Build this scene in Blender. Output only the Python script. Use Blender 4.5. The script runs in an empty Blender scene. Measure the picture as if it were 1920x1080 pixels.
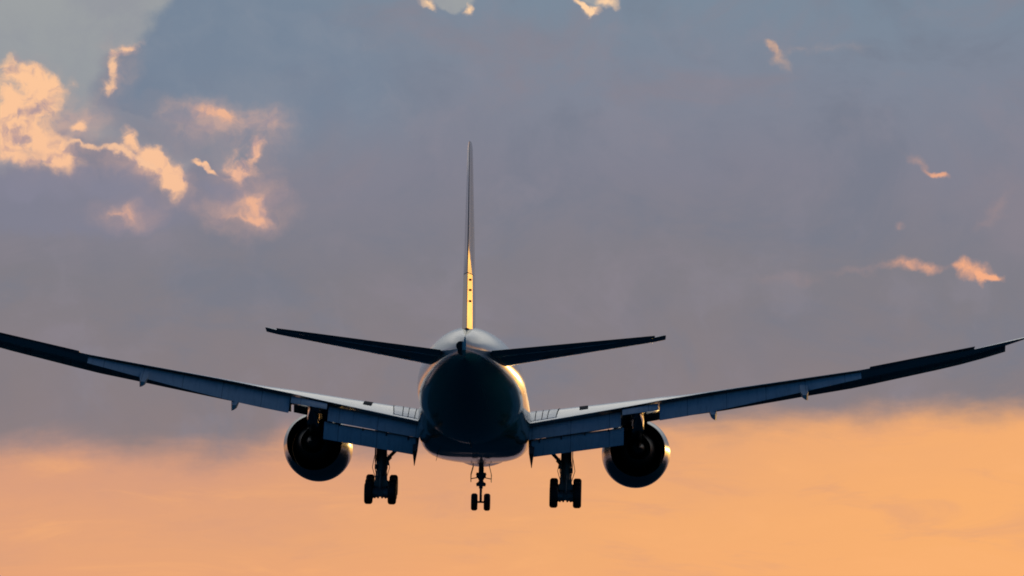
import bpy, bmesh, math, random
from mathutils import Matrix, Vector
R = math.radians
sc = bpy.context.scene
random.seed(4)

# ------------------------------------------------------------------ camera
PITCH = 6.5
cam_d = bpy.data.cameras.new("camera"); cam = bpy.data.objects.new("camera", cam_d)
sc.collection.objects.link(cam)
cam_d.sensor_width = 36.0; cam_d.lens = 228.75
cam_d.clip_start = 0.5; cam_d.clip_end = 60000
cam.location = (0, 0, 1.7); cam.rotation_euler = (R(90 + PITCH), 0, 0)
sc.camera = cam
sc.view_settings.view_transform = 'Standard'; sc.view_settings.look = 'None'
sc.view_settings.exposure = 0; sc.view_settings.gamma = 1
sc.view_settings.use_curve_mapping = False
sc.cycles.max_bounces = 6; sc.cycles.diffuse_bounces = 3; sc.cycles.glossy_bounces = 4
sc.cycles.use_denoising = True
sc.cycles.filter_width = 1.8

# ------------------------------------------------------------------ sun
SUN_AZ, SUN_EL = 13.6, 5.4            # degrees right of the view axis, above the horizon
sun_d = bpy.data.lights.new("sun", 'SUN'); sun = bpy.data.objects.new("sun", sun_d)
sc.collection.objects.link(sun)
sd = Vector((math.sin(R(SUN_AZ)) * math.cos(R(SUN_EL)), math.cos(R(SUN_AZ)) * math.cos(R(SUN_EL)), math.sin(R(SUN_EL))))
sun.rotation_euler = sd.to_track_quat('Z', 'Y').to_euler()
sun.location = sd * 900
sun_d.energy = 0.10; sun_d.angle = R(0.5); sun_d.color = (1.0, 0.60, 0.20)


def lin(r, g, b):
    f = lambda c: ((c / 255 + .055) / 1.055) ** 2.4 if c > 10 else c / 255 / 12.92
    return (f(r), f(g), f(b), 1.0)


# ------------------------------------------------------------------ node helpers
class NT:
    def __init__(s, tree):
        s.t = tree; tree.nodes.clear(); s.n = tree.nodes; s.l = tree.links

    def put(s, sock, v):
        if hasattr(v, 'is_output') or isinstance(v, bpy.types.NodeSocket):
            s.l.new(v, sock)
        else:
            sock.default_value = v

    def m(s, op, a, b=0.0, c=0.0, clamp=False):
        n = s.n.new('ShaderNodeMath'); n.operation = op; n.use_clamp = clamp
        s.put(n.inputs[0], a); s.put(n.inputs[1], b); s.put(n.inputs[2], c)
        return n.outputs[0]

    def sstep(s, x, e0, e1):
        n = s.n.new('ShaderNodeMapRange'); n.interpolation_type = 'SMOOTHSTEP'
        s.put(n.inputs['Value'], x); s.put(n.inputs['From Min'], e0); s.put(n.inputs['From Max'], e1)
        return n.outputs[0]

    def lstep(s, x, e0, e1, t0=0.0, t1=1.0):
        n = s.n.new('ShaderNodeMapRange')
        s.put(n.inputs['Value'], x); s.put(n.inputs['From Min'], e0); s.put(n.inputs['From Max'], e1)
        s.put(n.inputs['To Min'], t0); s.put(n.inputs['To Max'], t1)
        return n.outputs[0]

    def mix(s, f, a, b, mode='MIX'):
        n = s.n.new('ShaderNodeMix'); n.data_type = 'RGBA'; n.blend_type = mode
        s.put(n.inputs[0], f); s.put(n.inputs[6], a); s.put(n.inputs[7], b)
        return n.outputs[2]

    def ramp(s, f, stops):
        n = s.n.new('ShaderNodeValToRGB'); s.put(n.inputs[0], f)
        e = n.color_ramp.elements
        while len(e) < len(stops): e.new(0.5)
        for i, (p, c) in enumerate(stops):
            e[i].position = p; e[i].color = c
        return n.outputs[0]

    def noise(s, vec, scale, detail=4.0, rough=0.55, dist=0.0, color=False):
        n = s.n.new('ShaderNodeTexNoise'); s.put(n.inputs['Vector'], vec)
        n.inputs['Scale'].default_value = scale; n.inputs['Detail'].default_value = detail
        n.inputs['Roughness'].default_value = rough; n.inputs['Distortion'].default_value = dist
        return n.outputs[1 if color else 0]

    def xyz(s, x, y, z=0.0):
        n = s.n.new('ShaderNodeCombineXYZ'); s.put(n.inputs[0], x); s.put(n.inputs[1], y); s.put(n.inputs[2], z)
        return n.outputs[0]

    def sep(s, v):
        n = s.n.new('ShaderNodeSeparateXYZ'); s.put(n.inputs[0], v); return n.outputs

    def vm(s, op, a, b=(0, 0, 0), scale=1.0):
        n = s.n.new('ShaderNodeVectorMath'); n.operation = op
        s.put(n.inputs[0], a); s.put(n.inputs[1], b)
        if op == 'SCALE': n.inputs[3].default_value = scale
        return n.outputs[0]

    def blob(s, p, cx, cy, rx, ry, ang):
        n = s.n.new('ShaderNodeMapping'); n.vector_type = 'TEXTURE'
        s.put(n.inputs[0], p)
        n.inputs[1].default_value = (cx, cy, 0); n.inputs[2].default_value = (0, 0, R(ang)); n.inputs[3].default_value = (rx, ry, 1)
        g = s.n.new('ShaderNodeTexGradient'); g.gradient_type = 'SPHERICAL'; s.put(g.inputs[0], n.outputs[0])
        return g.outputs[1]

    def blobs(s, p, lst, mode='ADD'):
        acc = None
        for (x, y, rx, ry, a, k) in lst:              # x, y, rx, ry in units of 0.082 mrad on the sky, y down
            b = s.m('MULTIPLY', s.blob(p, (x - 960) / 1000, (540 - y) / 1000, rx / 1000, ry / 1000, -a), k)
            acc = b if acc is None else s.m('MAXIMUM' if mode == 'MAX' else 'ADD', acc, b)
        return acc


# ------------------------------------------------------------------ sky
world = bpy.data.worlds.new("World"); sc.world = world; world.use_nodes = True
W = NT(world.node_tree)
tc = W.n.new('ShaderNodeTexCoord')
d = W.vm('NORMALIZE', tc.outputs['Generated'])
dx, dy, dz = W.sep(d)
az = W.m('ARCTAN2', dx, dy)
el = W.m('ARCSINE', dz)
U = W.m('MULTIPLY', az, 12.2 * math.cos(R(PITCH)))
V = W.m('MULTIPLY', W.m('SUBTRACT', el, R(PITCH)), 12.2)
P0 = W.xyz(U, V, 0.0)
# turbulence that frays the cloud outlines
w1 = W.vm('SUBTRACT', W.noise(P0, 6.0, 3.0, 0.55, color=True), (0.5, 0.5, 0.5))
w2 = W.vm('SUBTRACT', W.noise(P0, 22.0, 5.0, 0.55, color=True), (0.5, 0.5, 0.5))
P = W.vm('ADD', P0, W.vm('ADD', W.vm('MULTIPLY', w1, (.07, .05, 0)), W.vm('MULTIPLY', w2, (.05, .05, 0))))
PU, PV, _ = W.sep(P)
n_big = W.noise(P0, 1.6, 4.0, 0.5)
n_fine = W.lstep(W.noise(P, 15.0, 8.0, 0.60), 0.30, 0.70)
n_mid = W.noise(P0, 6.0, 6.0, 0.6, 0.2)
n_tone = W.lstep(W.noise(W.vm('ADD', P, (3.1, 1.7, 0.4)), 20.0, 8.0, 0.68), 0.28, 0.72)
# relief of the billows: the same noise sampled a little towards the light
rel_a = W.noise(P, 13.0, 4.0, 0.5)
rel_b = W.noise(W.vm('ADD', P, (-0.008, 0.012, 0)), 13.0, 4.0, 0.5)
relief = W.m('MULTIPLY', W.m('SUBTRACT', rel_a, rel_b), 7.0)
n_str = W.noise(W.vm('MULTIPLY', P0, (1.0, 3.2, 1.0)), 3.0, 6.0, 0.58, 0.4)


def curve(x, pts, x0, x1):
    """piecewise function through pts = [(x, value 0..1)]"""
    n = W.n.new('ShaderNodeValToRGB'); W.put(n.inputs[0], W.lstep(x, x0, x1))
    n.color_ramp.interpolation = 'CARDINAL'
    e = n.color_ramp.elements
    while len(e) < len(pts): e.new(0.5)
    for i, (p, v) in enumerate(pts):
        e[i].position = (p - x0) / (x1 - x0); e[i].color = (v, v, v, 1)
    return n.outputs[0]


# the grey-violet cloud deck
tV = W.lstep(W.m('ADD', V, W.m('MULTIPLY', W.m('SUBTRACT', n_big, 0.5), 0.22)), -0.40, 0.60)
deck = W.ramp(tV, [(0.0, lin(142, 126, 126)), (0.22, lin(134, 125, 129)), (0.42, lin(128, 125, 133)),
                   (0.60, lin(129, 129, 143)), (0.78, lin(127, 134, 150)), (0.95, lin(122, 138, 155))])
n_patch = W.noise(W.vm('ADD', W.vm('MULTIPLY', P0, (1.0, 1.5, 1.0)), (5.3, 2.2, 0)), 2.6, 7.0, 0.6, 0.5)
n_puff = W.noise(W.vm('ADD', P, (2.3, 7.2, 0)), 7.0, 6.0, 0.55, 0.2)
deck = W.mix(W.m('MULTIPLY', W.sstep(n_patch, 0.48, 0.70), 0.60), deck, lin(138, 131, 141))
deck = W.mix(W.m('MULTIPLY', W.sstep(n_patch, 0.50, 0.30), 0.55), deck, lin(115, 122, 138))
deck = W.mix(W.m('MULTIPLY', W.sstep(n_puff, 0.50, 0.72), 0.30), deck, lin(142, 137, 149))
deck = W.mix(W.m('MULTIPLY', W.sstep(n_mid, 0.45, 0.8), 0.22), deck, lin(112, 118, 134))
# clear air left of the big bank, above the low cumulus ridge: outlines as functions of height and of azimuth
Y = W.lstep(PV, 0.54, -0.54, 0, 1080); X = W.lstep(PU, -0.96, 0.96, 0, 1920)
Y0 = W.lstep(V, 0.54, -0.54, 0, 1080)
bank = curve(Y, [(-60, .380), (0, .328), (30, .298), (60, .285), (85, .262), (105, .215), (140, .196), (175, .182), (205, .215), (235, .330), (265, .455), (300, .470), (330, .400), (380, .30)], -100, 500)
ridge = curve(X, [(-60, .36), (0, .33), (110, .30), (150, .272), (180, .274), (230, .292), (290, .315), (335, .345), (362, .315), (400, .312), (440, .335), (475, .35), (520, .27), (600, .2)], -100, 700)
left_of = W.sstep(W.m('SUBTRACT', bank, W.m('DIVIDE', X, 1000.0)), -0.014, 0.034)
above = W.sstep(W.m('SUBTRACT', ridge, W.m('DIVIDE', Y, 1000.0)), -0.012, 0.030)
clearM = W.m('MULTIPLY', left_of, above)
pocket = W.sstep(W.blobs(P, [(360, 235, 270, 110, 12, 1.6)]), 0.25, 0.9)
clearM = W.m('MULTIPLY', clearM, W.m('SUBTRACT', 1.0, W.m('MULTIPLY', pocket, W.lstep(n_mid, .35, .6, .95, .55))))
topF = W.blobs(P, [(842, -34, 66, 56, 0, 1.8), (1125, -26, 60, 60, 20, 1.8)])
clearM = W.m('MAXIMUM', clearM, W.sstep(topF, 0.25, 0.6))
clearC = W.ramp(W.lstep(V, 0.15, 0.54), [(0.0, lin(160, 152, 156)), (0.45, lin(149, 154, 160)), (1.0, lin(157, 161, 163))])
clearC = W.mix(W.m('MULTIPLY', W.sstep(n_mid, 0.4, 0.7), 0.5), clearC, lin(140, 143, 156))
# the pocket between bank and ridge is veiled
veil = W.sstep(W.blobs(P0, [(330, 250, 190, 110, 0, 1.4), (250, 190, 110, 70, 0, .7)]), 0.05, 0.8)
clearC = W.mix(W.m('MULTIPLY', veil, 0.55), clearC, lin(140, 139, 152))
# the big dark cloud bank is bluer near its edge
darkF = W.blobs(P, [(520, 120, 380, 230, 12, 1.5), (400, 60, 150, 130, 0, .9), (300, 150, 170, 90, -25, .8)])
darkM = W.m('MULTIPLY', W.sstep(darkF, 0.10, 1.0), 0.7)
sky = W.mix(darkM, deck, W.mix(W.sstep(n_puff, .38, .66), lin(116, 132, 152), lin(126, 139, 156)))
lowF = W.blobs(P, [(90, 370, 300, 80, 6, 1.3), (260, 350, 180, 90, 20, .9), (420, 345, 130, 70, 10, .8), (90, 420, 420, 60, 0, .6)])
sky = W.mix(W.m('MULTIPLY', W.sstep(lowF, 0.15, 0.9), 0.75), sky, lin(128, 129, 146))
sky = W.mix(clearM, sky, clearC)

# glowing band towards the horizon
edge = W.m('ADD', W.m('ADD', W.lstep(U, -0.96, 0.96, -0.322, -0.242), W.lstep(U, 0.96, 2.4, 0.0, 0.275)), W.m('MULTIPLY', W.m('SUBTRACT', n_str, 0.5), 0.10))
edge = W.m('ADD', edge, W.m('MULTIPLY', W.m('SUBTRACT', n_mid, 0.5), 0.05))
edge = W.m('ADD', edge, W.m('MULTIPLY', W.m('SUBTRACT', n_patch, 0.5), 0.08))
glowM = W.sstep(W.m('SUBTRACT', edge, V), -0.05, 0.045)
glowC = W.ramp(W.m('ADD', W.lstep(W.m('SUBTRACT', edge, V), -0.02, 0.28), W.m('MULTIPLY', W.m('SUBTRACT', n_str, 0.5), 0.55)),
               [(0.0, lin(206, 153, 128)), (0.35, lin(224, 162, 122)), (0.7, lin(235, 168, 117)), (1.0, lin(238, 168, 117))])
glowC = W.mix(W.m('MULTIPLY', W.sstep(U, -0.7, 1.1), 0.75), glowC, lin(254, 180, 110))
glowC = W.mix(W.m('MULTIPLY', W.sstep(U, 0.2, -0.95), 0.35), glowC, lin(222, 158, 126))
n_wisp = W.noise(W.vm('MULTIPLY', P0, (1.3, 5.5, 1.0)), 2.6, 8.0, 0.62, 0.6)
glowC = W.mix(W.m('MULTIPLY', W.sstep(n_wisp, 0.50, 0.72), 0.40), glowC, lin(214, 156, 126))
glowC = W.mix(W.m('MULTIPLY', W.sstep(n_wisp, 0.48, 0.28), 0.35), glowC, lin(252, 180, 118))
sky = W.mix(glowM, sky, glowC)


def tuft(sky, lst, lo=0.25, hi=0.95, amp=1.1, shade=lin(176, 153, 155), light=lin(253, 200, 156), mx=1.0, bright=0.0):
    """sunlit cloud tuft: frayed outline, lighter and duller billows inside"""
    F = W.blobs(P, lst)
    G_ = W.m('MULTIPLY', F, W.m('ADD', W.m('MULTIPLY', n_fine, amp * 1.15), 1.0 - amp * .55))
    M_ = W.m('MULTIPLY', W.sstep(G_, lo - .17, hi + .32), mx)
    tone = W.m('ADD', W.m('MULTIPLY', W.m('SUBTRACT', n_tone, 0.5), 1.0), W.m('MULTIPLY', G_, 0.30))
    tone = W.m('ADD', tone, W.m('ADD', relief, 0.22))
    c = W.mix(W.sstep(tone, -0.45 - bright, 0.90 - bright), shade, light)
    c = W.mix(W.m('MULTIPLY', W.lstep(V, 0.42, 0.12), W.m('SUBTRACT', 0.32, bright * .3)), c, lin(226, 164, 146))
    return W.mix(M_, sky, c)


# soft halos, then the tufts themselves
halo = dict(shade=lin(158, 147, 156), light=lin(196, 166, 156), amp=1.0)
sky = tuft(sky, [(60, 230, 170, 130, 30, 1.0), (260, 320, 150, 50, 25, .7), (430, 215, 150, 40, 5, .7), (460, 330, 90, 90, 0, .6), (350, 340, 60, 80, 0, .3),
                 (465, 395, 110, 60, 0, .9), (245, 398, 100, 46, 0, .8), (220, 130, 60, 90, 0, .6), (330, 250, 60, 50, 0, .5), (170, 215, 70, 50, 0, .5), (400, 225, 170, 60, 8, .6), (520, 240, 90, 70, 0, .4)], 0.08, 1.0, mx=0.85, **halo)
sky = tuft(sky, [(15, 195, 105, 90, 0, 1.6), (55, 150, 80, 36, 35, 1.2), (20, 270, 80, 60, 0, 1.0), (105, 285, 110, 40, 35, 1.2), (85, 185, 60, 46, 30, .7), (150, 235, 24, 18, 0, 1.2),
                 (125, 155, 26, 22, 0, .6), (60, 300, 90, 34, 10, .7), (60, 235, 90, 60, 20, .8)], 0.25, 1.0, amp=1.35, bright=.12)
sky = tuft(sky, [(236, 265, 26, 28, 0, 1.2), (300, 322, 60, 36, 40, 1.4), (324, 348, 32, 48, -15, 1.2), (270, 296, 60, 18, 30, .9)], 0.3, 1.0, amp=1.6, bright=.15)
sky = tuft(sky, [(150, 274, 44, 9, 6, 1.1), (192, 280, 44, 10, 14, 1.3), (232, 295, 42, 11, 26, 1.3), (272, 312, 38, 10, 26, 1.1)], 0.25, 1.1, amp=.9, light=lin(252, 202, 160), bright=.3, mx=.9)
sky = tuft(sky, [(458, 295, 40, 34, -30, 1.1), (486, 280, 26, 28, 0, 1.1), (440, 320, 30, 34, 0, .8), (468, 325, 40, 26, -50, .7)], 0.3, 1.1, amp=2.0, light=lin(246, 190, 154))
sky = tuft(sky, [(375, 307, 30, 7, 8, 1.5), (402, 318, 28, 7, 28, 1.5)], 0.25, 0.9, amp=.5, bright=.3)
sky = tuft(sky, [(476, 385, 40, 34, 10, 1.3), (455, 405, 56, 14, 5, .9), (244, 398, 36, 24, -25, 1.0), (212, 405, 40, 10, 0, .6)], 0.25, 1.15, amp=1.6, light=lin(240, 184, 148))
sky = tuft(sky, [(232, 95, 42, 22, -20, 1.2), (264, 82, 24, 12, -25, 1.0), (209, 122, 15, 36, -10, 1.2), (195, 166, 24, 24, 10, 1.2), (218, 150, 22, 30, 0, .6)], 0.3, 1.05, amp=1.7, light=lin(248, 198, 158))
sky = tuft(sky, [(396, 207, 56, 13, 8, 1.0), (432, 216, 30, 22, 15, 1.4), (380, 204, 100, 22, 6, .5)], 0.2, 1.2, amp=1.1, light=lin(238, 182, 148))
sky = tuft(sky, [(800, 2, 30, 12, 30, 1.5), (875, 6, 12, 14, 0, 1.0), (1078, 8, 34, 10, 35, 1.4), (1108, 24, 24, 9, 8, 1.6), (1140, 4, 36, 20, -15, 1.4), (1092, 20, 12, 14, 0, 1.0)], 0.25, 0.9, amp=.9, light=lin(255, 212, 168), bright=.3)
# shaded undersides swallow the lower flanks of the big tufts
und = W.blobs(P, [(40, 345, 150, 52, 4, 1.3), (190, 345, 90, 40, 30, 1.0), (235, 330, 60, 34, 30, .7), (270, 372, 70, 40, 20, .9), (430, 365, 50, 26, 0, .9), (395, 345, 40, 24, 0, .8), (120, 250, 30, 24, 0, .6), (60, 285, 60, 24, 10, .5)])
und = W.m('MULTIPLY', und, W.m('ADD', W.m('MULTIPLY', n_fine, 0.9), 0.55))
sky = W.mix(W.m('MULTIPLY', W.sstep(und, 0.15, 0.95), 0.80), sky, lin(134, 133, 150))
faint = dict(shade=lin(150, 139, 146), light=lin(206, 168, 146))
sky = tuft(sky, [(1444, 86, 22, 13, 45, 1.5), (1464, 112, 50, 18, 50, .8), (1530, 94, 120, 18, -2, .6)], 0.15, 1.2, amp=.8, mx=.85, **faint)
sky = tuft(sky, [(1715, 308, 46, 14, 40, .8), (1688, 435, 14, 10, 0, .7), (1870, 400, 70, 20, -50, .5), (1610, 512, 70, 14, 0, .55), (1470, 520, 120, 16, 0, .35)], 0.15, 1.2, amp=.9, mx=.8, shade=lin(150, 136, 138), light=lin(190, 154, 140))
sky = tuft(sky, [(1750, 328, 38, 10, 14, 1.7), (1690, 503, 56, 18, -8, 1.1), (1740, 508, 46, 18, 8, 1.0)], 0.2, 1.2, amp=1.2, shade=lin(180, 146, 136), light=lin(240, 174, 134), mx=.95)
sky = tuft(sky, [(1820, 510, 48, 26, 8, 1.8), (1860, 520, 34, 12, -5, 1.3), (1834, 530, 10, 24, 10, 1.0)], 0.3, 1.1, amp=1.3, shade=lin(208, 152, 128), light=lin(252, 178, 130), bright=.2)

# rest of the dome: brighter veil above the frame ahead, blue dusk overhead and behind
front = W.m('ADD', W.m('MULTIPLY', dx, sd.x), W.m('MULTIPLY', dy, sd.y))
high = W.ramp(W.lstep(el, R(8), R(90)), [(0.0, lin(170, 176, 180)), (0.05, lin(228, 226, 220)), (0.2, lin(206, 208, 208)), (0.35, lin(120, 140, 165)), (0.6, lin(62, 88, 124)), (1.0, lin(44, 70, 108))])
sky = W.mix(W.sstep(el, R(9.4), R(14)), sky, high)
# brighter air round the sun itself, cut off above by the deck
dn = W.n.new('ShaderNodeVectorMath'); dn.operation = 'DOT_PRODUCT'; W.l.new(d, dn.inputs[0]); dn.inputs[1].default_value = tuple(sd)
ang = W.m('ARCCOSINE', W.m('MINIMUM', dn.outputs['Value'], 0.999999))
halo_s = W.m('POWER', W.sstep(ang, R(9), R(0)), 1.3)
halo_s = W.m('MULTIPLY', halo_s, glowM)
sky = W.mix(halo_s, sky, (3.0, 1.5, 0.36, 1))
sky = W.mix(W.sstep(el, R(3.9), R(1.4)), sky, lin(140, 120, 124))
nish = W.n.new('ShaderNodeTexSky'); nish.sky_type = 'NISHITA'; nish.sun_disc = False
nish.sun_elevation = R(SUN_EL); nish.sun_rotation = R(SUN_AZ); nish.altitude = 50; nish.dust_density = 2.0
back = W.mix(1.0, nish.outputs[0], (0.010, 0.041, 0.086, 1), 'MULTIPLY')
sky = W.mix(W.sstep(front, 0.80, 0.05), sky, back)
bg = W.n.new('ShaderNodeBackground'); W.l.new(sky, bg.inputs[0]); bg.inputs[1].default_value = 1.0
wo = W.n.new('ShaderNodeOutputWorld'); W.l.new(bg.outputs[0], wo.inputs[0])


# ------------------------------------------------------------------ materials
def material(name, col, rough=0.35, metal=0.0, coat=0.0, build=None, spec=0.5, var=0.06):
    mt = bpy.data.materials.new(name); mt.use_nodes = True
    N = NT(mt.node_tree)
    b = N.n.new('ShaderNodeBsdfPrincipled'); o = N.n.new('ShaderNodeOutputMaterial'); N.l.new(b.outputs[0], o.inputs[0])
    t = N.n.new('ShaderNodeTexCoord'); p = t.outputs['Object']
    c = (*col, 1)
    if build: c = build(N, p, c)
    n = N.noise(N.vm('MULTIPLY', p, (1, .35, 1)), 1.3, 6, 0.6)
    c = N.mix(N.m('MULTIPLY', N.sstep(n, 0.4, 0.75), var * 4), c, (col[0] * .55, col[1] * .55, col[2] * .55, 1))
    N.put(b.inputs['Base Color'], c)
    N.put(b.inputs['Roughness'], N.lstep(N.noise(p, 0.7, 3, 0.5), 0.3, 0.7, max(rough * .85, .02), rough * 1.15))
    b.inputs['Metallic'].default_value = metal
    b.inputs['Coat Weight'].default_value = coat; b.inputs['Coat Roughness'].default_value = 0.06
    b.inputs['Specular IOR Level'].default_value = spec
    return mt


ZO = 6.35       # the aircraft's origin sits on the main wheels' contact line, under the wing


def fus_paint(N, p, c):
    x, y, z = N.sep(p)
    # dark green below a line that climbs towards the tail
    line = N.lstep(y, -37, -12, ZO + 1.1, ZO - 0.5)
    dlt = N.m('SUBTRACT', z, line)
    green = N.sstep(dlt, 0.012, -0.012)
    c = N.mix(green, c, (0.020, 0.20, 0.20, 1))
    ax = N.m('ABSOLUTE', x)
    for k0, k1 in ((.7, .0615), (1.45, .075)):
        ln = N.m('ABSOLUTE', N.m('SUBTRACT', ax, N.m('ADD', N.m('MULTIPLY', N.m('ADD', y, 31.0), k1), k0)))
        m_ = N.m('MULTIPLY', N.sstep(ln, 0.03, 0.015), N.m('MULTIPLY', N.sstep(z, ZO - .3, ZO - .6), N.sstep(y, -10.0, -14.0)))
        c = N.mix(N.m('MULTIPLY', m_, .8), c, (0.10, 0.22, 0.22, 1))
    # frame and skin lap seams
    fr = N.m('ABSOLUTE', N.m('SUBTRACT', N.m('FRACT', N.m('DIVIDE', y, 2.65)), 0.5))
    seam = N.sstep(fr, 0.006, 0.003)
    return N.mix(N.m('MULTIPLY', seam, 0.6), c, (0.02, 0.02, 0.02, 1))


def wing_paint(N, p, c):
    x, y, z = N.sep(p)
    ax = N.m('ABSOLUTE', x)
    # darker root panels with seams
    skew = N.m('ADD', ax, N.m('MULTIPLY', y, 0.10))
    root = N.sstep(skew, 4.75, 4.70)
    c = N.mix(N.m('MULTIPLY', root, 0.6), c, (0.36, 0.40, 0.46, 1))
    se = N.m('ABSOLUTE', N.m('SUBTRACT', N.m('FRACT', N.m('DIVIDE', skew, 0.62)), 0.5))
    c = N.mix(N.m('MULTIPLY', N.m('MULTIPLY', N.sstep(se, 0.06, 0.03), N.sstep(ax, 5.2, 5.1)), 0.75), c, (0.05, 0.06, 0.08, 1))
    return c


def panel_streaks(N, p, c):
    n = N.noise(N.vm('MULTIPLY', p, (3.0, .25, .25)), 2.0, 6, 0.65)
    c2 = N.mix(N.m('MULTIPLY', N.sstep(n, 0.45, 0.8), 0.55), c, (c[0] * .35, c[1] * .35, c[2] * .4, 1))
    x, y, z = N.sep(p)
    f = N.m('ABSOLUTE', N.m('SUBTRACT', N.m('FRACT', N.m('DIVIDE', x, 2.3)), 0.5))
    return N.mix(N.m('MULTIPLY', N.sstep(f, 0.012, 0.006), 0.6), c2, (0.03, 0.03, 0.04, 1))


MAT = dict(
    fuselage=material("fuselage_paint", (0.72, 0.74, 0.76), 0.16, coat=0.3, build=fus_paint, var=.02),
    white=material("wing_paint", (0.74, 0.75, 0.75), 0.18, coat=0.7, build=wing_paint, var=.03),
    grey=material("grey_panel_paint", (0.42, 0.45, 0.48), 0.55, build=panel_streaks, var=.06),
    cowl=material("cowling_paint", (0.014, 0.075, 0.072), 0.24, coat=0.35, var=.02),
    green=material("green_paint", (0.012, 0.060, 0.056), 0.16, coat=0.8, var=.02),
    belly=material("belly_paint", (0.016, 0.13, 0.13), 0.2, coat=0.6, var=.03),
    fin=material("fin_paint", (0.36, 0.34, 0.32), 0.05, coat=0.0, var=.02),
    tab=material("rudder_tab_sun_glint", (0.90, 0.80, 0.50), 0.06, metal=.6, var=.02),  # gold metallic tint puts the low sun's glint into the tab colour
    bare=material("bare_metal", (0.55, 0.54, 0.52), 0.25, metal=1.0, var=.03),
    hot=material("burnt_nozzle_metal", (0.10, 0.09, 0.085), 0.45, metal=.9, var=.1),
    dark=material("dark_lining", (0.012, 0.012, 0.014), 0.6, var=.02),
    gear=material("gear_strut_paint", (0.16, 0.16, 0.17), 0.4, var=.08),
    rootp=material("root_panel_paint", (0.66, 0.74, 0.82), 0.24, coat=.3, var=.0),
    matt=material("matt_walkway", (0.035, 0.035, 0.035), 0.9, spec=.15, var=.02),
    rubber=material("tyre_rubber", (0.014, 0.014, 0.015), 0.75, var=.05),
)


def ground_build(N, p, c):
    n = N.noise(p, 0.02, 8, 0.6)
    return N.mix(n, (0.004, 0.030, 0.050, 1), (0.008, 0.046, 0.070, 1))  # blue put into the ground colour so its bounce tints the underside teal


MAT['ground'] = material("ground_blue_bounce", (0.03, 0.035, 0.018), 0.95, build=ground_build, spec=0.0, var=.02)


# ------------------------------------------------------------------ mesh helpers
def link(name, me, mat, parent=None, angle=32):
    bm = bmesh.new(); bm.from_mesh(me)
    bmesh.ops.recalc_face_normals(bm, faces=bm.faces[:]); bm.to_mesh(me); bm.free()
    for f in me.polygons: f.use_smooth = True
    me.set_sharp_from_angle(angle=R(angle))
    mats = mat if isinstance(mat, (list, tuple)) else [mat]
    for k in mats: me.materials.append(MAT[k])
    o = bpy.data.objects.new(name, me); sc.collection.objects.link(o)
    if parent: o.parent = parent
    return o


class MB:
    """collects vertices given as (x, station, z) of the aircraft"""
    def __init__(s): s.v = []; s.f = []

    def pts(s, L):
        i = len(s.v); s.v += [(x, 37.0 - st, z + ZO) for x, st, z in L]; return list(range(i, i + len(L)))

    def loft(s, rings, cap0=True, cap1=True, closed=True):
        ids = [s.pts(r) for r in rings]; n = len(rings[0])
        for a, b in zip(ids, ids[1:]):
            for i in range(n if closed else n - 1):
                j = (i + 1) % n; s.f.append((a[i], a[j], b[j], b[i]))
        if cap0: s.f.append(tuple(ids[0][::-1]))
        if cap1: s.f.append(tuple(ids[-1]))
        return s

    def tube(s, a, b, r0, r1=None, n=14):
        """round bar between two (x, station, z) points"""
        r1 = r0 if r1 is None else r1
        A, B = Vector(a), Vector(b); d = (B - A).normalized()
        u = d.orthogonal().normalized(); w = d.cross(u)
        ring = lambda c, r: [tuple(c + (u * math.cos(t) + w * math.sin(t)) * r) for t in [2 * math.pi * i / n for i in range(n)]]
        return s.loft([ring(A, r0), ring(B, r1)])

    def box(s, c, d, rot=None):
        x, y, z = [k / 2 for k in d]
        q = [Vector(v) for v in ((-x, -y, -z), (x, -y, -z), (x, y, -z), (-x, y, -z), (-x, -y, z), (x, -y, z), (x, y, z), (-x, y, z))]
        if rot: q = [rot @ v for v in q]
        i = s.pts([tuple(v + Vector(c)) for v in q])
        for f in ((0, 3, 2, 1), (4, 5, 6, 7), (0, 1, 5, 4), (1, 2, 6, 5), (2, 3, 7, 6), (3, 0, 4, 7)): s.f.append(tuple(i[k] for k in f))
        return s

    def lathe(s, c, axis, prof, n=40, closed_profile=False):
        """prof = [(t, r)], t along the axis from c"""
        d = Vector(axis).normalized(); u = d.orthogonal().normalized(); w = d.cross(u); C = Vector(c)
        rings = [[tuple(C + d * t + (u * math.cos(q) + w * math.sin(q)) * max(r, .001)) for q in [2 * math.pi * i / n for i in range(n)]] for t, r in prof]
        if closed_profile: rings.append(rings[0])
        return s.loft(rings, cap0=not closed_profile, cap1=not closed_profile)

    def make(s, name, mat, parent=None, angle=32):
        me = bpy.data.meshes.new(name); me.from_pydata(s.v, [], s.f); me.validate(); me.update()
        return link(name, me, mat, parent, angle)


def interp(x, T):
    if x <= T[0][0]: return T[0][1]
    for (a, p), (b, q) in zip(T, T[1:]):
        if x <= b: return p + (q - p) * (x - a) / (b - a)
    return T[-1][1]


def smooth_interp(x, T):
    """monotone-ish cubic through the table"""
    n = len(T)
    if x <= T[0][0]: return T[0][1]
    if x >= T[-1][0]: return T[-1][1]
    for i in range(n - 1):
        if x <= T[i + 1][0]:
            h = T[i + 1][0] - T[i][0]; t = (x - T[i][0]) / h
            sl = lambda k: 0 if k <= 0 or k >= n - 1 else (T[k + 1][1] - T[k - 1][1]) / (T[k + 1][0] - T[k - 1][0])
            m0, m1 = sl(i) * h, sl(i + 1) * h
            return (2 * t**3 - 3 * t * t + 1) * T[i][1] + (t**3 - 2 * t * t + t) * m0 + (-2 * t**3 + 3 * t * t) * T[i + 1][1] + (t**3 - t * t) * m1


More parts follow.
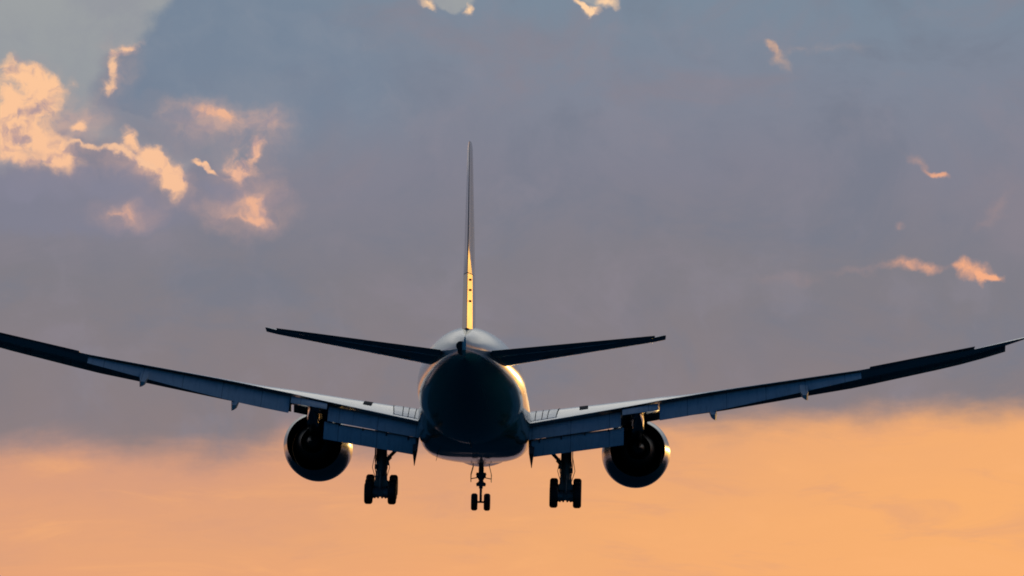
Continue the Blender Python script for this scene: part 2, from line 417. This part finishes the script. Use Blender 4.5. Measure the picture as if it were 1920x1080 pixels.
# ------------------------------------------------------------------ ground (outside the frame, far below the aircraft)
me = bpy.data.meshes.new("ground")
gv = []; gf = []; G = 24
for j in range(G + 1):
    for i in range(G + 1):
        a, b = (i / G * 2 - 1), (j / G * 2 - 1)
        gv.append((math.copysign(abs(a) ** 2.2, a) * 30000, math.copysign(abs(b) ** 2.2, b) * 30000, 0))
for j in range(G):
    for i in range(G):
        k = j * (G + 1) + i; gf.append((k, k + 1, k + G + 2, k + G + 1))
me.from_pydata(gv, [], gf)
ground = link("ground", me, 'ground'); ground["kind"] = "structure"

# ------------------------------------------------------------------ the airliner
plane = bpy.data.objects.new("airliner", None); sc.collection.objects.link(plane)
plane.empty_display_size = 4
plane["label"] = "twin-engine passenger airliner seen from behind, wheels and flaps down, flying into the sunset"
plane["category"] = "airplane"
M = Matrix.Rotation(R(-0.6), 4, 'Z') @ Matrix.Rotation(R(-3.5), 4, 'X') @ Matrix.Rotation(R(1.15), 4, 'Y')
Tc = Matrix.Translation((-2.2, 389.0, -6.65)) @ M @ Matrix.Translation((0, 0, -ZO))
camM = Matrix.Translation((0, 0, 1.7)) @ Matrix.Rotation(R(PITCH), 4, 'X')
plane.matrix_world = camM @ Tc

# ---- fuselage
FUS = [  # station, top, bottom, half width, exponent
    (0.0, -0.85, -1.05, 0.10, 2.0), (0.35, -0.35, -1.50, 0.62, 2.0), (1.0, 0.15, -1.98, 1.10, 2.0), (2.0, 0.80, -2.40, 1.62, 2.0),
    (3.2, 1.55, -2.68, 2.05, 2.0), (4.6, 2.25, -2.88, 2.42, 2.0), (6.2, 2.70, -3.00, 2.74, 2.0), (8.2, 3.00, -3.08, 2.98, 2.0),
    (11, 3.10, -3.10, 3.10, 2.0), (50, 3.10, -3.10, 3.10, 2.0), (53, 3.10, -2.95, 3.06, 2.0), (56, 3.09, -2.62, 2.91, 2.0),
    (59, 3.04, -2.12, 2.64, 2.0), (62, 2.93, -1.52, 2.27, 2.0), (65, 2.76, -0.88, 1.85, 2.0), (67.5, 2.56, -0.38, 1.46, 2.0),
    (69.5, 2.36, -0.02, 1.12, 2.05), (71.2, 2.14, 0.25, 0.80, 2.15), (72.4, 1.98, 0.42, 0.47, 2.2), (73.2, 1.86, 0.56, 0.20, 2.2), (73.5, 1.80, 0.62, 0.07, 2.2)]
col = lambda k: [(r[0], r[k]) for r in FUS]


def ring(s, n=72):
    t, b, w, e = [smooth_interp(s, col(k)) for k in (1, 2, 3, 4)]
    c, h = (t + b) / 2, (t - b) / 2; L = []
    for i in range(n):
        a = 2 * math.pi * i / n; ca, sa = math.cos(a), math.sin(a)
        L.append((w * math.copysign(abs(sa) ** (2 / e), sa), s, c + h * math.copysign(abs(ca) ** (2 / e), ca)))
    return L


st = [0, .15, .35, .6, 1, 1.5, 2, 2.6, 3.2, 3.9, 4.6, 5.4, 6.2, 7.2, 8.2, 9.5, 11] + [11 + 3.25 * i for i in range(1, 13)] + [51 + i * .75 for i in range(0, 30)] + [73.2, 73.5]
st = sorted(set(round(s, 3) for s in st))
mb = MB(); mb.loft([ring(s) for s in st]); fus = mb.make("fuselage", 'fuselage', plane, 40)
# cockpit and cabin details stay on the skin
mb = MB(); mb.tube((-0.12, 72.6, 1.30), (-0.24, 73.3, 1.30), 0.27, 0.25, 20); mb.tube((-0.10, 72.6, 1.0), (-0.20, 73.25, 1.0), 0.22, 0.20, 20); mb.make("exhaust_pipe", 'dark', fus)
mb = MB(); mb.tube((-0.0, 73.42, 0.72), (0.0, 73.62, 0.72), 0.05, 0.02, 10); mb.make("tail_light_housing", 'dark', fus)
for sx, s0 in ((-2.05, 40.0),):
    mb = MB(); mb.loft([[(sx - .02, s0, -3.2), (sx + .02, s0, -3.2), (sx + .02, s0 + .35, -3.2), (sx - .02, s0 + .35, -3.2)],
                        [(sx - .14, s0 + .45, -3.86), (sx - .12, s0 + .45, -3.86), (sx - .12, s0 + .55, -3.86), (sx - .14, s0 + .55, -3.86)]])
    mb.make("drain_mast", 'dark', fus)
for s0 in (50.5, 47.0):
    mb = MB(); mb.loft([[(-.03, s0, -3.0), (.03, s0, -3.0), (.03, s0 + .4, -3.0), (-.03, s0 + .4, -3.0)], [(-.015, s0 + .2, -3.28), (.015, s0 + .2, -3.28), (.015, s0 + .4, -3.28), (-.015, s0 + .4, -3.28)]])
    mb.make("antenna", 'gear', fus)

# ---- wing-body fairing: wide, flat-bottomed, tucked under the wing roots
FA = [(21, 2.2, -3.0, 2.0), (22.5, 2.9, -3.22, 2.3), (24.5, 3.2, -3.40, 2.6), (28, 3.32, -3.46, 3.6), (33, 3.34, -3.50, 4.2), (38, 3.33, -3.50, 4.2), (41, 3.28, -3.42, 3.7),
      (43.5, 3.18, -3.38, 2.7), (46, 3.02, -3.22, 2.4), (48, 2.6, -3.05, 2.1), (49, 2.2, -2.9, 2.0)]
rings = []
for i in range(41):
    s = 21 + 28 * i / 40
    w, b, e = [smooth_interp(s, [(r[0], r[k]) for r in FA]) for k in (1, 2, 3)]
    top = -0.9; c = top; L = []
    for j in range(49):
        a = math.pi * j / 48 - math.pi / 2; sa, ca = math.sin(a), math.cos(a)
        L.append((w * math.copysign(abs(sa) ** (2 / e), sa), s, c + (b - c) * abs(ca) ** (2 / e)))
    rings.append(L)
mb = MB(); mb.loft(rings); mb.make("wing_fairing", 'belly', fus, 40)

# ---- wings
LE_S = [(2.4, 24.8), (3.1, 25.3), (9.8, 29.4), (29.5, 41.7), (31.2, 43.6), (32.1, 45.0), (32.4, 45.9)]
TE_S = [(2.4, 37.5), (3.1, 37.5), (9.8, 37.9), (29.5, 44.5), (32.4, 46.3)]
TE_Z = [(2.4, -1.58), (3.1, -1.46), (8.7, -0.38), (10.95, 0.07), (14.8, 0.74), (18.5, 1.30), (22.7, 1.94), (27.8, 2.90), (29.35, 3.20), (32.4, 3.90)]
LE_Z = [(2.4, -1.40), (3.1, -1.30), (8.7, -0.42), (10.95, -0.06), (14.8, 0.40), (18.5, 0.96), (22.7, 1.62), (27.8, 2.68), (29.35, 3.04), (32.4, 3.90)]
TH = [(2.4, .135), (9.8, .112), (13, .098), (20, .092), (29.5, .11), (30.5, .12), (32.4, .13)]


def foil(n=13):
    ts = [(1 - math.cos(math.pi * i / n)) / 2 for i in range(n + 1)]
    yt = lambda t: 5 * (.2969 * math.sqrt(t) - .126 * t - .3516 * t * t + .2843 * t**3 - .1015 * t**4)
    up = [(t, yt(t)) for t in reversed(ts)]           # TE -> LE over the top
    lo = [(t, -yt(t) * .92) for t in ts[1:]]
    return up + lo


FO = foil()


def wing_ring(x, sgn, x_off=0.0):
    l, t, zl, zt, th = interp(x, LE_S), interp(x, TE_S), interp(x, LE_Z), interp(x, TE_Z), interp(x, TH)
    c = t - l; L = []
    for q, y in FO:
        L.append((sgn * x, l + c * q, zl + (zt - zl) * q + y * th * c + interp(x, [(9.8, .0126), (13, .003), (32, .003)]) * c * 4 * q * (1 - q)))
    return L


def panel(rows, name, mat, parent, sgn, angle=32):
    """rows = [(x, s0, z0, s1, z1, thickness)]: airfoil-shaped panel"""
    rings = []
    for x, s0, z0, s1, z1, th in rows:
        d = Vector((s1 - s0, z1 - z0)); c = d.length; d /= c; nrm = Vector((-d.y, d.x))
        if nrm.y < 0: nrm = -nrm
        rings.append([(sgn * x, s0 + d.x * c * q + nrm.x * y * th, z0 + d.y * c * q + nrm.y * y * th) for q, y in FO])
    mb = MB(); mb.loft(rings); return mb.make(name, mat, parent, angle)


def flap_fairing(xc, s0, s1, s2, z0, z1, z2, sgn, w=.42, hh=.55, parent=None):
    """canoe fairing: nose s0, hinge s1, tail s2; flat outboard flank, curved inboard flank, pointed keel"""
    rings = []
    for k in range(17):
        u = k / 16
        s = s0 + (s2 - s0) * u
        zt = z0 + (z1 - z0) * min(1, (s - s0) / (s1 - s0)) if s < s1 else z1 + (z2 - z1) * (s - s1) / (s2 - s1)
        g = max(.04, math.sin(math.pi * min(1, u * .62 + .02)) ** .6) if u < .8 else max(.5, 1 - (u - .8) * 2.4)
        ww, h = w * g / 2, hh * g
        rings.append([(sgn * (xc + ww), s, zt), (sgn * (xc + ww), s, zt - h * .6), (sgn * (xc + ww * .95), s, zt - h), (sgn * (xc + ww * .3), s, zt - h * .93),
                      (sgn * (xc - ww * .45), s, zt - h * .72), (sgn * (xc - ww * .9), s, zt - h * .35), (sgn * (xc - ww), s, zt)])
    mb = MB(); mb.loft(rings); return mb.make("flap_fairing", 'grey', parent, 40)


def slat(x0, x1, sgn, parent, name="slat", k_=1.0):
    rings = []
    n = max(2, int((x1 - x0) / 1.2))
    for k in range(n + 1):
        x = x0 + (x1 - x0) * k / n
        l, zl = interp(x, LE_S), interp(x, LE_Z)
        c = interp(x, [(3, 1.15), (9.8, 1.0), (20, .74), (31.2, .60)]) * k_
        # crescent, rotated nose-down
        prof = [(.42, .16), (.10, .10), (-.22, -.08), (-.45, -.34), (-.50, -.55), (-.42, -.68), (-.28, -.70), (-.22, -.56), (-.20, -.40), (-.05, -.16), (.18, .02), (.42, .125)]
        rings.append([(sgn * x, l + a * c, zl + b * c) for a, b in prof])
    mb = MB(); mb.loft(rings); return mb.make(name, 'grey', parent, 40)


def wheel(c, r, w, parent, tilt=0):
    prof = [(-w / 2 + .02, r * .45), (-w / 2, r * .55), (-w / 2, r * .80), (-w / 2 + .03, r * .90), (-w / 2 + .08, r * .97), (-w / 2 + .13, r), (w / 2 - .13, r), (w / 2 - .08, r * .97),
            (w / 2 - .03, r * .90), (w / 2, r * .80), (w / 2, r * .55), (w / 2 - .02, r * .45)]
    prof += [(w / 2 - .10, r * .42), (w / 2 - .10, r * .15), (w / 2 - .04, r * .13), (w / 2 - .04, .01)]
    prof = [(-w / 2 + .04, .01), (-w / 2 + .04, r * .13), (-w / 2 + .10, r * .15), (-w / 2 + .10, r * .42)] + prof
    # tread grooves
    mb = MB(); mb.lathe(c, (1, 0, 0), prof, 40)
    o = mb.make("wheel", ['rubber', 'gear'], parent, 35)
    C = Vector((c[0], 37 - c[1], c[2] + ZO))
    for f in o.data.polygons:
        q = f.center - C
        if math.hypot(q.y, q.z) < r * .44: f.material_index = 1
    return o


for sgn in (1, -1):
    xs = [2.4, 3.1, 4, 5, 6, 7, 8, 9, 9.8, 11, 12.5, 14, 15.5, 17, 18.5, 20, 21.5, 22.7, 24, 25.5, 27, 28.5, 29.5, 30.3, 31.2, 31.7, 32.1, 32.4]
    mb = MB(); mb.loft([wing_ring(x, sgn) for x in xs]); wing = mb.make("wing", 'white', plane, 30)
    mb = MB(); pr = []
    for x in (6.24, 6.76):
        up = [p for p, (q, y) in zip(wing_ring(x, sgn), FO) if y >= 0 and .35 < q < .84]
        pr.append([(a_, b_, c_ + .012) for a_, b_, c_ in up] + [(a_, b_, c_ - .03) for a_, b_, c_ in up[::-1]])
    mb.loft(pr); mb.make("walkway_patch", 'matt', wing)
    mb = MB(); pr = []
    for x in (3.3, 3.8, 4.3, 4.9):
        up = [p for p, (q, y) in zip(wing_ring(x, sgn), FO) if y >= 0 and .08 < q < .97]
        pr.append([(a_, b_, c_ + .02) for a_, b_, c_ in up] + [(a_, b_, c_ - .03) for a_, b_, c_ in up[::-1]])
    mb.loft(pr); mb.make("root_panel", 'rootp', wing)
    for x0_, sk in ((3.62, .05), (4.05, .12), (4.42, .22), (5.0, .35)):
        mb = MB(); lines = []
        for dx_ in (-.022, .022):
            row = []
            for k, (q, y) in enumerate(FO):
                if y < 0 or not .08 < q < .96: continue
                xx = x0_ + dx_ - sk * (q - .5)
                row.append((sgn * xx, *wing_ring(xx, sgn)[k][1:]))
            lines.append([(a_, b_, c_ + .028) for a_, b_, c_ in row] + [(a_, b_, c_ - .02) for a_, b_, c_ in row[::-1]])
        mb.loft(lines); mb.make("panel_seam", 'matt', wing)
    # inboard double-slotted flap
    f1 = panel([(3.25, 36.6, -1.64, 39.05, -2.46, .38), (8.72, 36.9, -0.62, 39.3, -1.57, .36)], "inboard_flap", 'grey', wing, sgn)
    f2 = panel([(3.42, 38.72, -2.44, 40.05, -3.52, .22), (8.90, 39.0, -1.61, 40.3, -2.68, .20)], "aft_flap", 'grey', wing, sgn)
    for x in (3.9, 5.2, 6.6, 8.0):
        zz = interp(x, [(3.25, -2.46), (8.72, -1.57)])
        mb = MB(); mb.box((sgn * x, 39.0, zz - .14), (.07, .5, .22)); mb.make("flap_bracket", 'dark', f1)
    # flaperon, outboard flap, aileron
    panel([(8.80, 37.4, -.55, 39.15, -.86, .30), (10.93, 37.6, -.12, 39.25, -.53, .28)], "flaperon", 'grey', wing, sgn)
    rows = []
    for x, zt in ((11.02, -1.17), (12.6, -.90), (14.4, -.56), (16.5, -.08), (18.5, .38), (20.6, .88), (22.8, 1.41)):
        h = interp(x, TE_Z) - zt; s = interp(x, TE_S)
        rows.append((x, s - .55 - .25 * h, zt + h - .10 - .04 * h, s + .15 + 1.25 * h, zt, .20 + .08 * h))
    panel(rows, "outboard_flap", 'grey', wing, sgn)
    panel([(23.3, 41.6, 1.98, 43.05, 2.12, .14), (29.33, 43.6, 3.20, 44.95, 3.34, .09)], "aileron", 'grey', wing, sgn)
    # slats
    for a, b in ((4.2, 8.4), (11.3, 16.2), (16.204, 21.2), (21.204, 26.2), (26.204, 31.2)):
        slat(a, b, sgn, wing)
    slat(8.5, 11.15, sgn, wing, "leading_edge_flap", 1.0)
    # flap track fairings
    flap_fairing(14.15, 36.0, 39.2, 41.9, -.15, -.10, -.84, sgn, .46, .62, wing)
    flap_fairing(19.45, 39.3, 41.6, 44.0, 1.12, 1.05, .34, sgn, .48, .56, wing)
    # pointed inboard fairing beside the fuselage
    mb = MB()
    mb.loft([[(sgn * 3.22, 36.5, -1.9), (sgn * 3.62, 36.5, -1.9), (sgn * 3.5, 36.5, -2.3), (sgn * 3.3, 36.5, -2.3)],
             [(sgn * 3.25, 38.8, -2.5), (sgn * 3.62, 38.8, -2.5), (sgn * 3.5, 38.8, -3.5), (sgn * 3.42, 38.8, -3.5)],
             [(sgn * 3.30, 40.2, -3.3), (sgn * 3.60, 40.2, -3.3), (sgn * 3.49, 40.2, -4.16), (sgn * 3.46, 40.2, -4.16)]])
    mb.make("flap_fairing", 'dark', wing, 30)
    # engine
    ax = Vector((sgn * math.sin(R(0.9)), math.cos(R(0.9)), 0.022))   # rearward axis in (x, station, z)
    e0 = (sgn * 9.71, 24.0, -2.73)
    cow = [(0, 1.66), (-.12, 1.76), (0, 1.86), (.5, 2.0), (1.6, 2.08), (3.0, 2.09), (4.2, 2.03), (5.2, 1.91), (6.1, 1.76), (6.9, 1.67), (6.88, 1.64), (6.0, 1.64), (5.0, 1.64), (3.0, 1.64), (1.0, 1.62)]
    mb = MB(); mb.lathe(e0, ax, cow, 72, closed_profile=True); eng = mb.make("engine", ['cowl', 'dark'], plane, 35)
    A = Vector((e0[0], 37 - e0[1], e0[2] + ZO)); AX = Vector((ax.x, -ax.y, ax.z)).normalized()
    for f in eng.data.polygons:
        q = f.center - A; t = q.dot(AX); r = (q - AX * t).length
        if r < 1.70 and t > .3 and (r < 1.66 and f.normal.dot(q - AX * t) < 0): f.material_index = 1
    mb = MB(); mb.lathe(e0, ax, [(1.5, .5), (1.5, 1.62), (1.6, 1.62), (1.6, .5)], 48); mb.make("fan_disc", 'dark', eng)
    mb = MB(); mb.lathe(e0, ax, [(1.6, .9), (4.5, 1.18), (5.8, 1.20), (6.9, 1.08), (7.9, .84), (8.3, .74), (8.28, .70), (7.5, .72), (6.0, .72)], 56); mb.make("exhaust_nozzle", 'hot', eng)
    mb = MB(); mb.lathe(e0, ax, [(6.0, .55), (7.8, .50), (8.6, .36), (9.2, .15), (9.35, .02)], 36); mb.make("exhaust_cone", 'hot', eng)
    # pylon
    P_ = []
    for s, zt, zb, w in ((25.6, -.95, -1.2, .08), (27, -.42, -1.6, .30), (29.5, -.25, -1.7, .40), (31, -.30, -1.95, .42), (32.6, -.35, -2.15, .40), (34.2, -.45, -1.75, .36), (35.8, -.5, -1.25, .22), (37.0, -.55, -.85, .06)):
        xc = sgn * (9.64 + (s - 24) * .014)
        P_.append([(xc - w, s, zb + .12), (xc - w * 1.0, s, zt), (xc + w * 1.0, s, zt), (xc + w, s, zb + .12), (xc + w * .6, s, zb), (xc - w * .6, s, zb)])
    mb = MB(); mb.loft(P_); mb.make("pylon", 'green', eng, 35)
    # main gear: tilted six-wheel bogie, forward wheels up
    tl = R(11); gx, gz = 5.51, -5.50
    ax_pts = []
    for k in (-1, 0, 1):
        s = 37 + k * 1.47 * math.cos(tl); z = gz - k * 1.47 * math.sin(tl)
        ax_pts.append((s, z))
    mb = MB()
    mb.tube((sgn * gx, ax_pts[0][0] - .25, ax_pts[0][1] + .05), (sgn * gx, ax_pts[2][0] + .25, ax_pts[2][1] - .05), .20, .18)
    for s, z in ax_pts:
        mb.tube((sgn * (gx - .60), s, z), (sgn * (gx + .60), s, z), .11)
        for q in (-1, 1): mb.tube((sgn * (gx + q * .16), s, z), (sgn * (gx + q * .52), s, z), .24, .30, 18)
    mb.tube((sgn * gx, 37, gz), (sgn * gx, 36.9, -4.45), .19, .17)
    mb.tube((sgn * gx, 36.95, -4.75), (sgn * gx, 36.8, -4.3), .27, .33)
    mb.tube((sgn * gx, 36.8, -4.3), (sgn * (gx + .02), 36.6, -1.3), .33, .30)
    mb.box((sgn * gx, 37.1, -4.95), (.62, .4, .5)); mb.box((sgn * gx, 37.2, -5.15), (.82, .5, .36))
    mb.tube((sgn * (gx - .30), 37.1, -4.4), (sgn * (gx - .34), 37.2, -5.0), .035); mb.tube((sgn * (gx + .30), 37.1, -4.4), (sgn * (gx + .34), 37.2, -5.0), .035)
    mb.tube((sgn * gx, 37.3, -4.4), (sgn * gx, 38.2, -5.55), .07)
    for dx_ in (-.32, -.12, .12, .32): mb.tube((sgn * (gx + dx_), 38.1, ax_pts[2][1] - .05), (sgn * (gx + dx_), 38.6, ax_pts[2][1] - .26), .10, .06)
    mb.box((sgn * gx, 37.3, gz - .02), (.66, 2.6, .34), Matrix.Rotation(-tl, 3, 'X')); mb.box((sgn * gx, 37.15, -5.22), (.56, .5, .5))
    for dx_, r_ in ((-.24, .025), (.26, .022), (-.33, .018), (.36, .02)):
        mb.tube((sgn * (gx + dx_ * 1.1), 37.25, -3.4), (sgn * (gx + dx_ * 1.5), 37.3, -4.2), r_); mb.tube((sgn * (gx + dx_ * 1.5), 37.3, -4.2), (sgn * (gx + dx_ * .9), 37.4, -4.9), r_)
    mb.box((sgn * (gx - .36), 37.0, -3.95), (.18, .25, .22)); mb.box((sgn * (gx + .34), 37.0, -4.15), (.14, .25, .3))
    gear = mb.make("main_landing_gear", 'gear', plane)
    for s, z in ax_pts:
        for q in (-.70, .70): wheel((sgn * (gx + q), s, z), .655, .50, gear)
    mb = MB(); mb.tube((sgn * (gx - .25), 36.8, -3.75), (sgn * 3.9, 36.4, -2.3), .10, .12); mb.tube((sgn * (gx - .05), 36.9, -4.1), (sgn * (gx - .55), 36.9, -3.55), .09)
    mb.box((sgn * (gx - .48), 36.9, -3.55), (.22, .2, .2)); mb.make("side_brace", 'gear', gear)
    mb = MB(); mb.tube((sgn * gx, 36.6, -3.9), (sgn * gx, 33.6, -2.0), .11); mb.make("drag_brace", 'gear', gear)
    mb = MB(); mb.loft([[(sgn * (gx + .36), 35.6, -1.6), (sgn * (gx + .41), 35.6, -1.6), (sgn * (gx + .41), 37.6, -1.6), (sgn * (gx + .36), 37.6, -1.6)],
                        [(sgn * (gx + .36), 35.9, -3.5), (sgn * (gx + .41), 35.9, -3.5), (sgn * (gx + .41), 37.5, -3.5), (sgn * (gx + .36), 37.5, -3.5)],
                        [(sgn * (gx + .38), 36.3, -3.95), (sgn * (gx + .41), 36.3, -3.95), (sgn * (gx + .41), 36.8, -3.95), (sgn * (gx + .38), 36.8, -3.95)]])
    mb.make("gear_door", 'grey', gear)
    # horizontal stabilizer with elevator
    rows = []
    for x in (0.5, 1.4, 3, 5, 7, 9, 10.3, 10.75, 10.9):
        u = (x - 1.4) / 9.5
        l = 61.6 + u * 8.0 + (0 if x < 10.6 else (x - 10.6) * 1.6); t = 69.6 + u * 2.9
        zt = 1.20 + u * .92 + .02; zl = .86 + u * 1.22
        if x > 10.35: t -= .15
        c = t - l; rows.append((x, l, zl, t, zt, (.095 * c)))
    stab = panel([(x, l, zl, l + (t - l) * .72, zl + (zt - zl) * .72, th * .72 * 1.2) if x < 10.35 else (x, l, zl, t, zt, th) for x, l, zl, t, zt, th in rows], "horizontal_stabilizer", 'green', plane, sgn)
    panel([(x, l + (t - l) * .62, zl + (zt - zl) * .62, t, zt + .03, th * .42) for x, l, zl, t, zt, th in rows if 1.0 < x < 10.35], "elevator", 'green', stab, sgn)

# ---- fin and rudder
FZ = [(1.9, 57.0, 69.0, .40), (3.2, 58.9, 69.55, .375), (5.5, 61.0, 70.2, .33), (8.0, 63.9, 70.9, .27), (10.5, 66.6, 71.65, .195), (12.3, 68.55, 72.2, .145), (12.58, 69.2, 72.25, .09)]
fz = lambda z, k: interp(z, [(r[0], r[k]) for r in FZ])


def aft_profile(q, z, tail_t):
    """half-thickness ratio behind 45 % chord: full rudder and blunt wedge low down, straight taper higher up"""
    b = 1 - (q - .45) / .55 * (1 - tail_t)
    a = 1 - (q - .45) / .37 * .26 if q < .82 else .74 - (q - .82) / .18 * .70
    k = min(1, max(0, (7.0 - z) / 1.7)); k = k * k * (3 - 2 * k)
    return a * k + b * (1 - k)


def fin_rings(zs, a, b, tail_t, n=10):
    """between chord fractions a and b; half thickness follows a straight taper behind 45 %"""
    out = []
    for z in zs:
        l, t, h = fz(z, 1), fz(z, 2), fz(z, 3); L = []; R_ = []
        for k in range(n + 1):
            q = a + (b - a) * k / n
            y = math.sqrt(max(0, 1 - ((.42 - q) / .42) ** 2)) if q < .42 else (1 if q < .45 else aft_profile(q, z, tail_t))
            y = max(y, .02) * h
            L.append((-y, l + (t - l) * q, z)); R_.append((y, l + (t - l) * q, z))
        out.append(R_ + L[::-1])
    return out


zs = [1.9, 2.6, 3.2, 4.2, 5.5, 6.8, 8.0, 9.2, 10.5, 11.5, 12.3, 12.58]
mb = MB(); mb.loft(fin_rings(zs, 0.0, .69, .12, 16)); fin = mb.make("vertical_stabilizer", 'fin', plane, 30)
mb = MB(); mb.loft(fin_rings([z for z in [2.5, 3.2, 4.2, 5.46]], .70, .815, .12, 4)); mb.make("rudder", 'fin', fin, 30)
mb = MB(); mb.loft(fin_rings([5.50, 5.9, 6.3, 6.8, 7.4, 8.0, 9.2, 10.5, 11.5, 12.3, 12.54], .70, 1.0, .10, 10)); mb.make("rudder", 'fin', fin, 30)
tab = MB(); tab.loft(fin_rings([2.5, 3.2, 4.2, 5.46], .82, 1.0, .06, 3)); tabo = tab.make("rudder_tab", 'tab', fin, 30)
for z in (5.15, 4.6, 4.0):
    y = fz(z, 3) * .40; s = fz(z, 1) + (fz(z, 2) - fz(z, 1)) * .91
    mb = MB(); mb.lathe((y + .03, s - .07, z), (0, 1, 0), [(-.10, .01), (-.07, .04), (0, .062), (.07, .04), (.10, .01)], 14); mb.make("tab_actuator", 'dark', fin)
mb = MB(); mb.tube((0, 70.5, 12.55), (0, 70.5, 12.64), .04, .02, 8); mb.make("antenna", 'gear', fin)

# ---- nose gear
nx, ns = -0.04, 6.0
mb = MB()
mb.tube((nx, ns, -2.9), (nx, ns - .1, -4.4), .17, .13); mb.tube((nx, ns - .1, -4.3), (nx, ns - .12, -5.27), .085)
mb.tube((nx - .42, ns - .12, -5.27), (nx + .42, ns - .12, -5.27), .065)
mb.tube((nx, ns, -3.7), (nx, ns - 1.6, -2.9), .07)
mb.box((nx, ns + .02, -3.55), (.62, .2, .35)); mb.box((nx, ns + .02, -3.28), (.34, .3, .4)); mb.box((nx, ns + .1, -4.72), (.14, .3, .22))
mb.tube((nx - .30, ns, -3.45), (nx - .02, ns, -4.0), .06); mb.tube((nx + .30, ns, -3.45), (nx + .02, ns, -4.0), .06)
ng = mb.make("nose_landing_gear", 'gear', plane)
for q in (-.41, .41): wheel((nx + q, ns - .12, -5.27), .56, .42, ng)
for q in (-.19, .19):
    mb = MB(); mb.lathe((nx + q, ns - .05, -4.12), (0, 1, 0), [(-.14, .13), (0, .12), (.1, .05)], 20); mb.make("landing_light", 'dark', ng)
mb = MB(); mb.loft([[(nx - .30, ns, -4.26), (nx + .30, ns, -4.26), (nx + .30, ns + .14, -4.26), (nx - .30, ns + .14, -4.26)], [(nx - .16, ns, -3.92), (nx + .16, ns, -3.92), (nx + .16, ns + .14, -3.92), (nx - .16, ns + .14, -3.92)]])
mb.make("steering_collar", 'gear', ng)
for q in (-1, 1):
    mb = MB()
    mb.loft([[(nx + q * .50, ns - 1.2, -2.95), (nx + q * .54, ns - 1.2, -2.95), (nx + q * .54, ns + .7, -2.95), (nx + q * .50, ns + .7, -2.95)],
             [(nx + q * .64, ns - 1.2, -3.5), (nx + q * .68, ns - 1.2, -3.5), (nx + q * .68, ns + .7, -3.5), (nx + q * .64, ns + .7, -3.5)],
             [(nx + q * .64, ns - 1.0, -3.98), (nx + q * .67, ns - 1.0, -3.98), (nx + q * .67, ns + .5, -3.98), (nx + q * .64, ns + .5, -3.98)]])
    mb.tube((nx + q * .64, ns + .1, -3.78), (nx + q * .12, ns + .05, -3.68), .03, .03, 8)
    mb.make("gear_door", 'dark', ng)
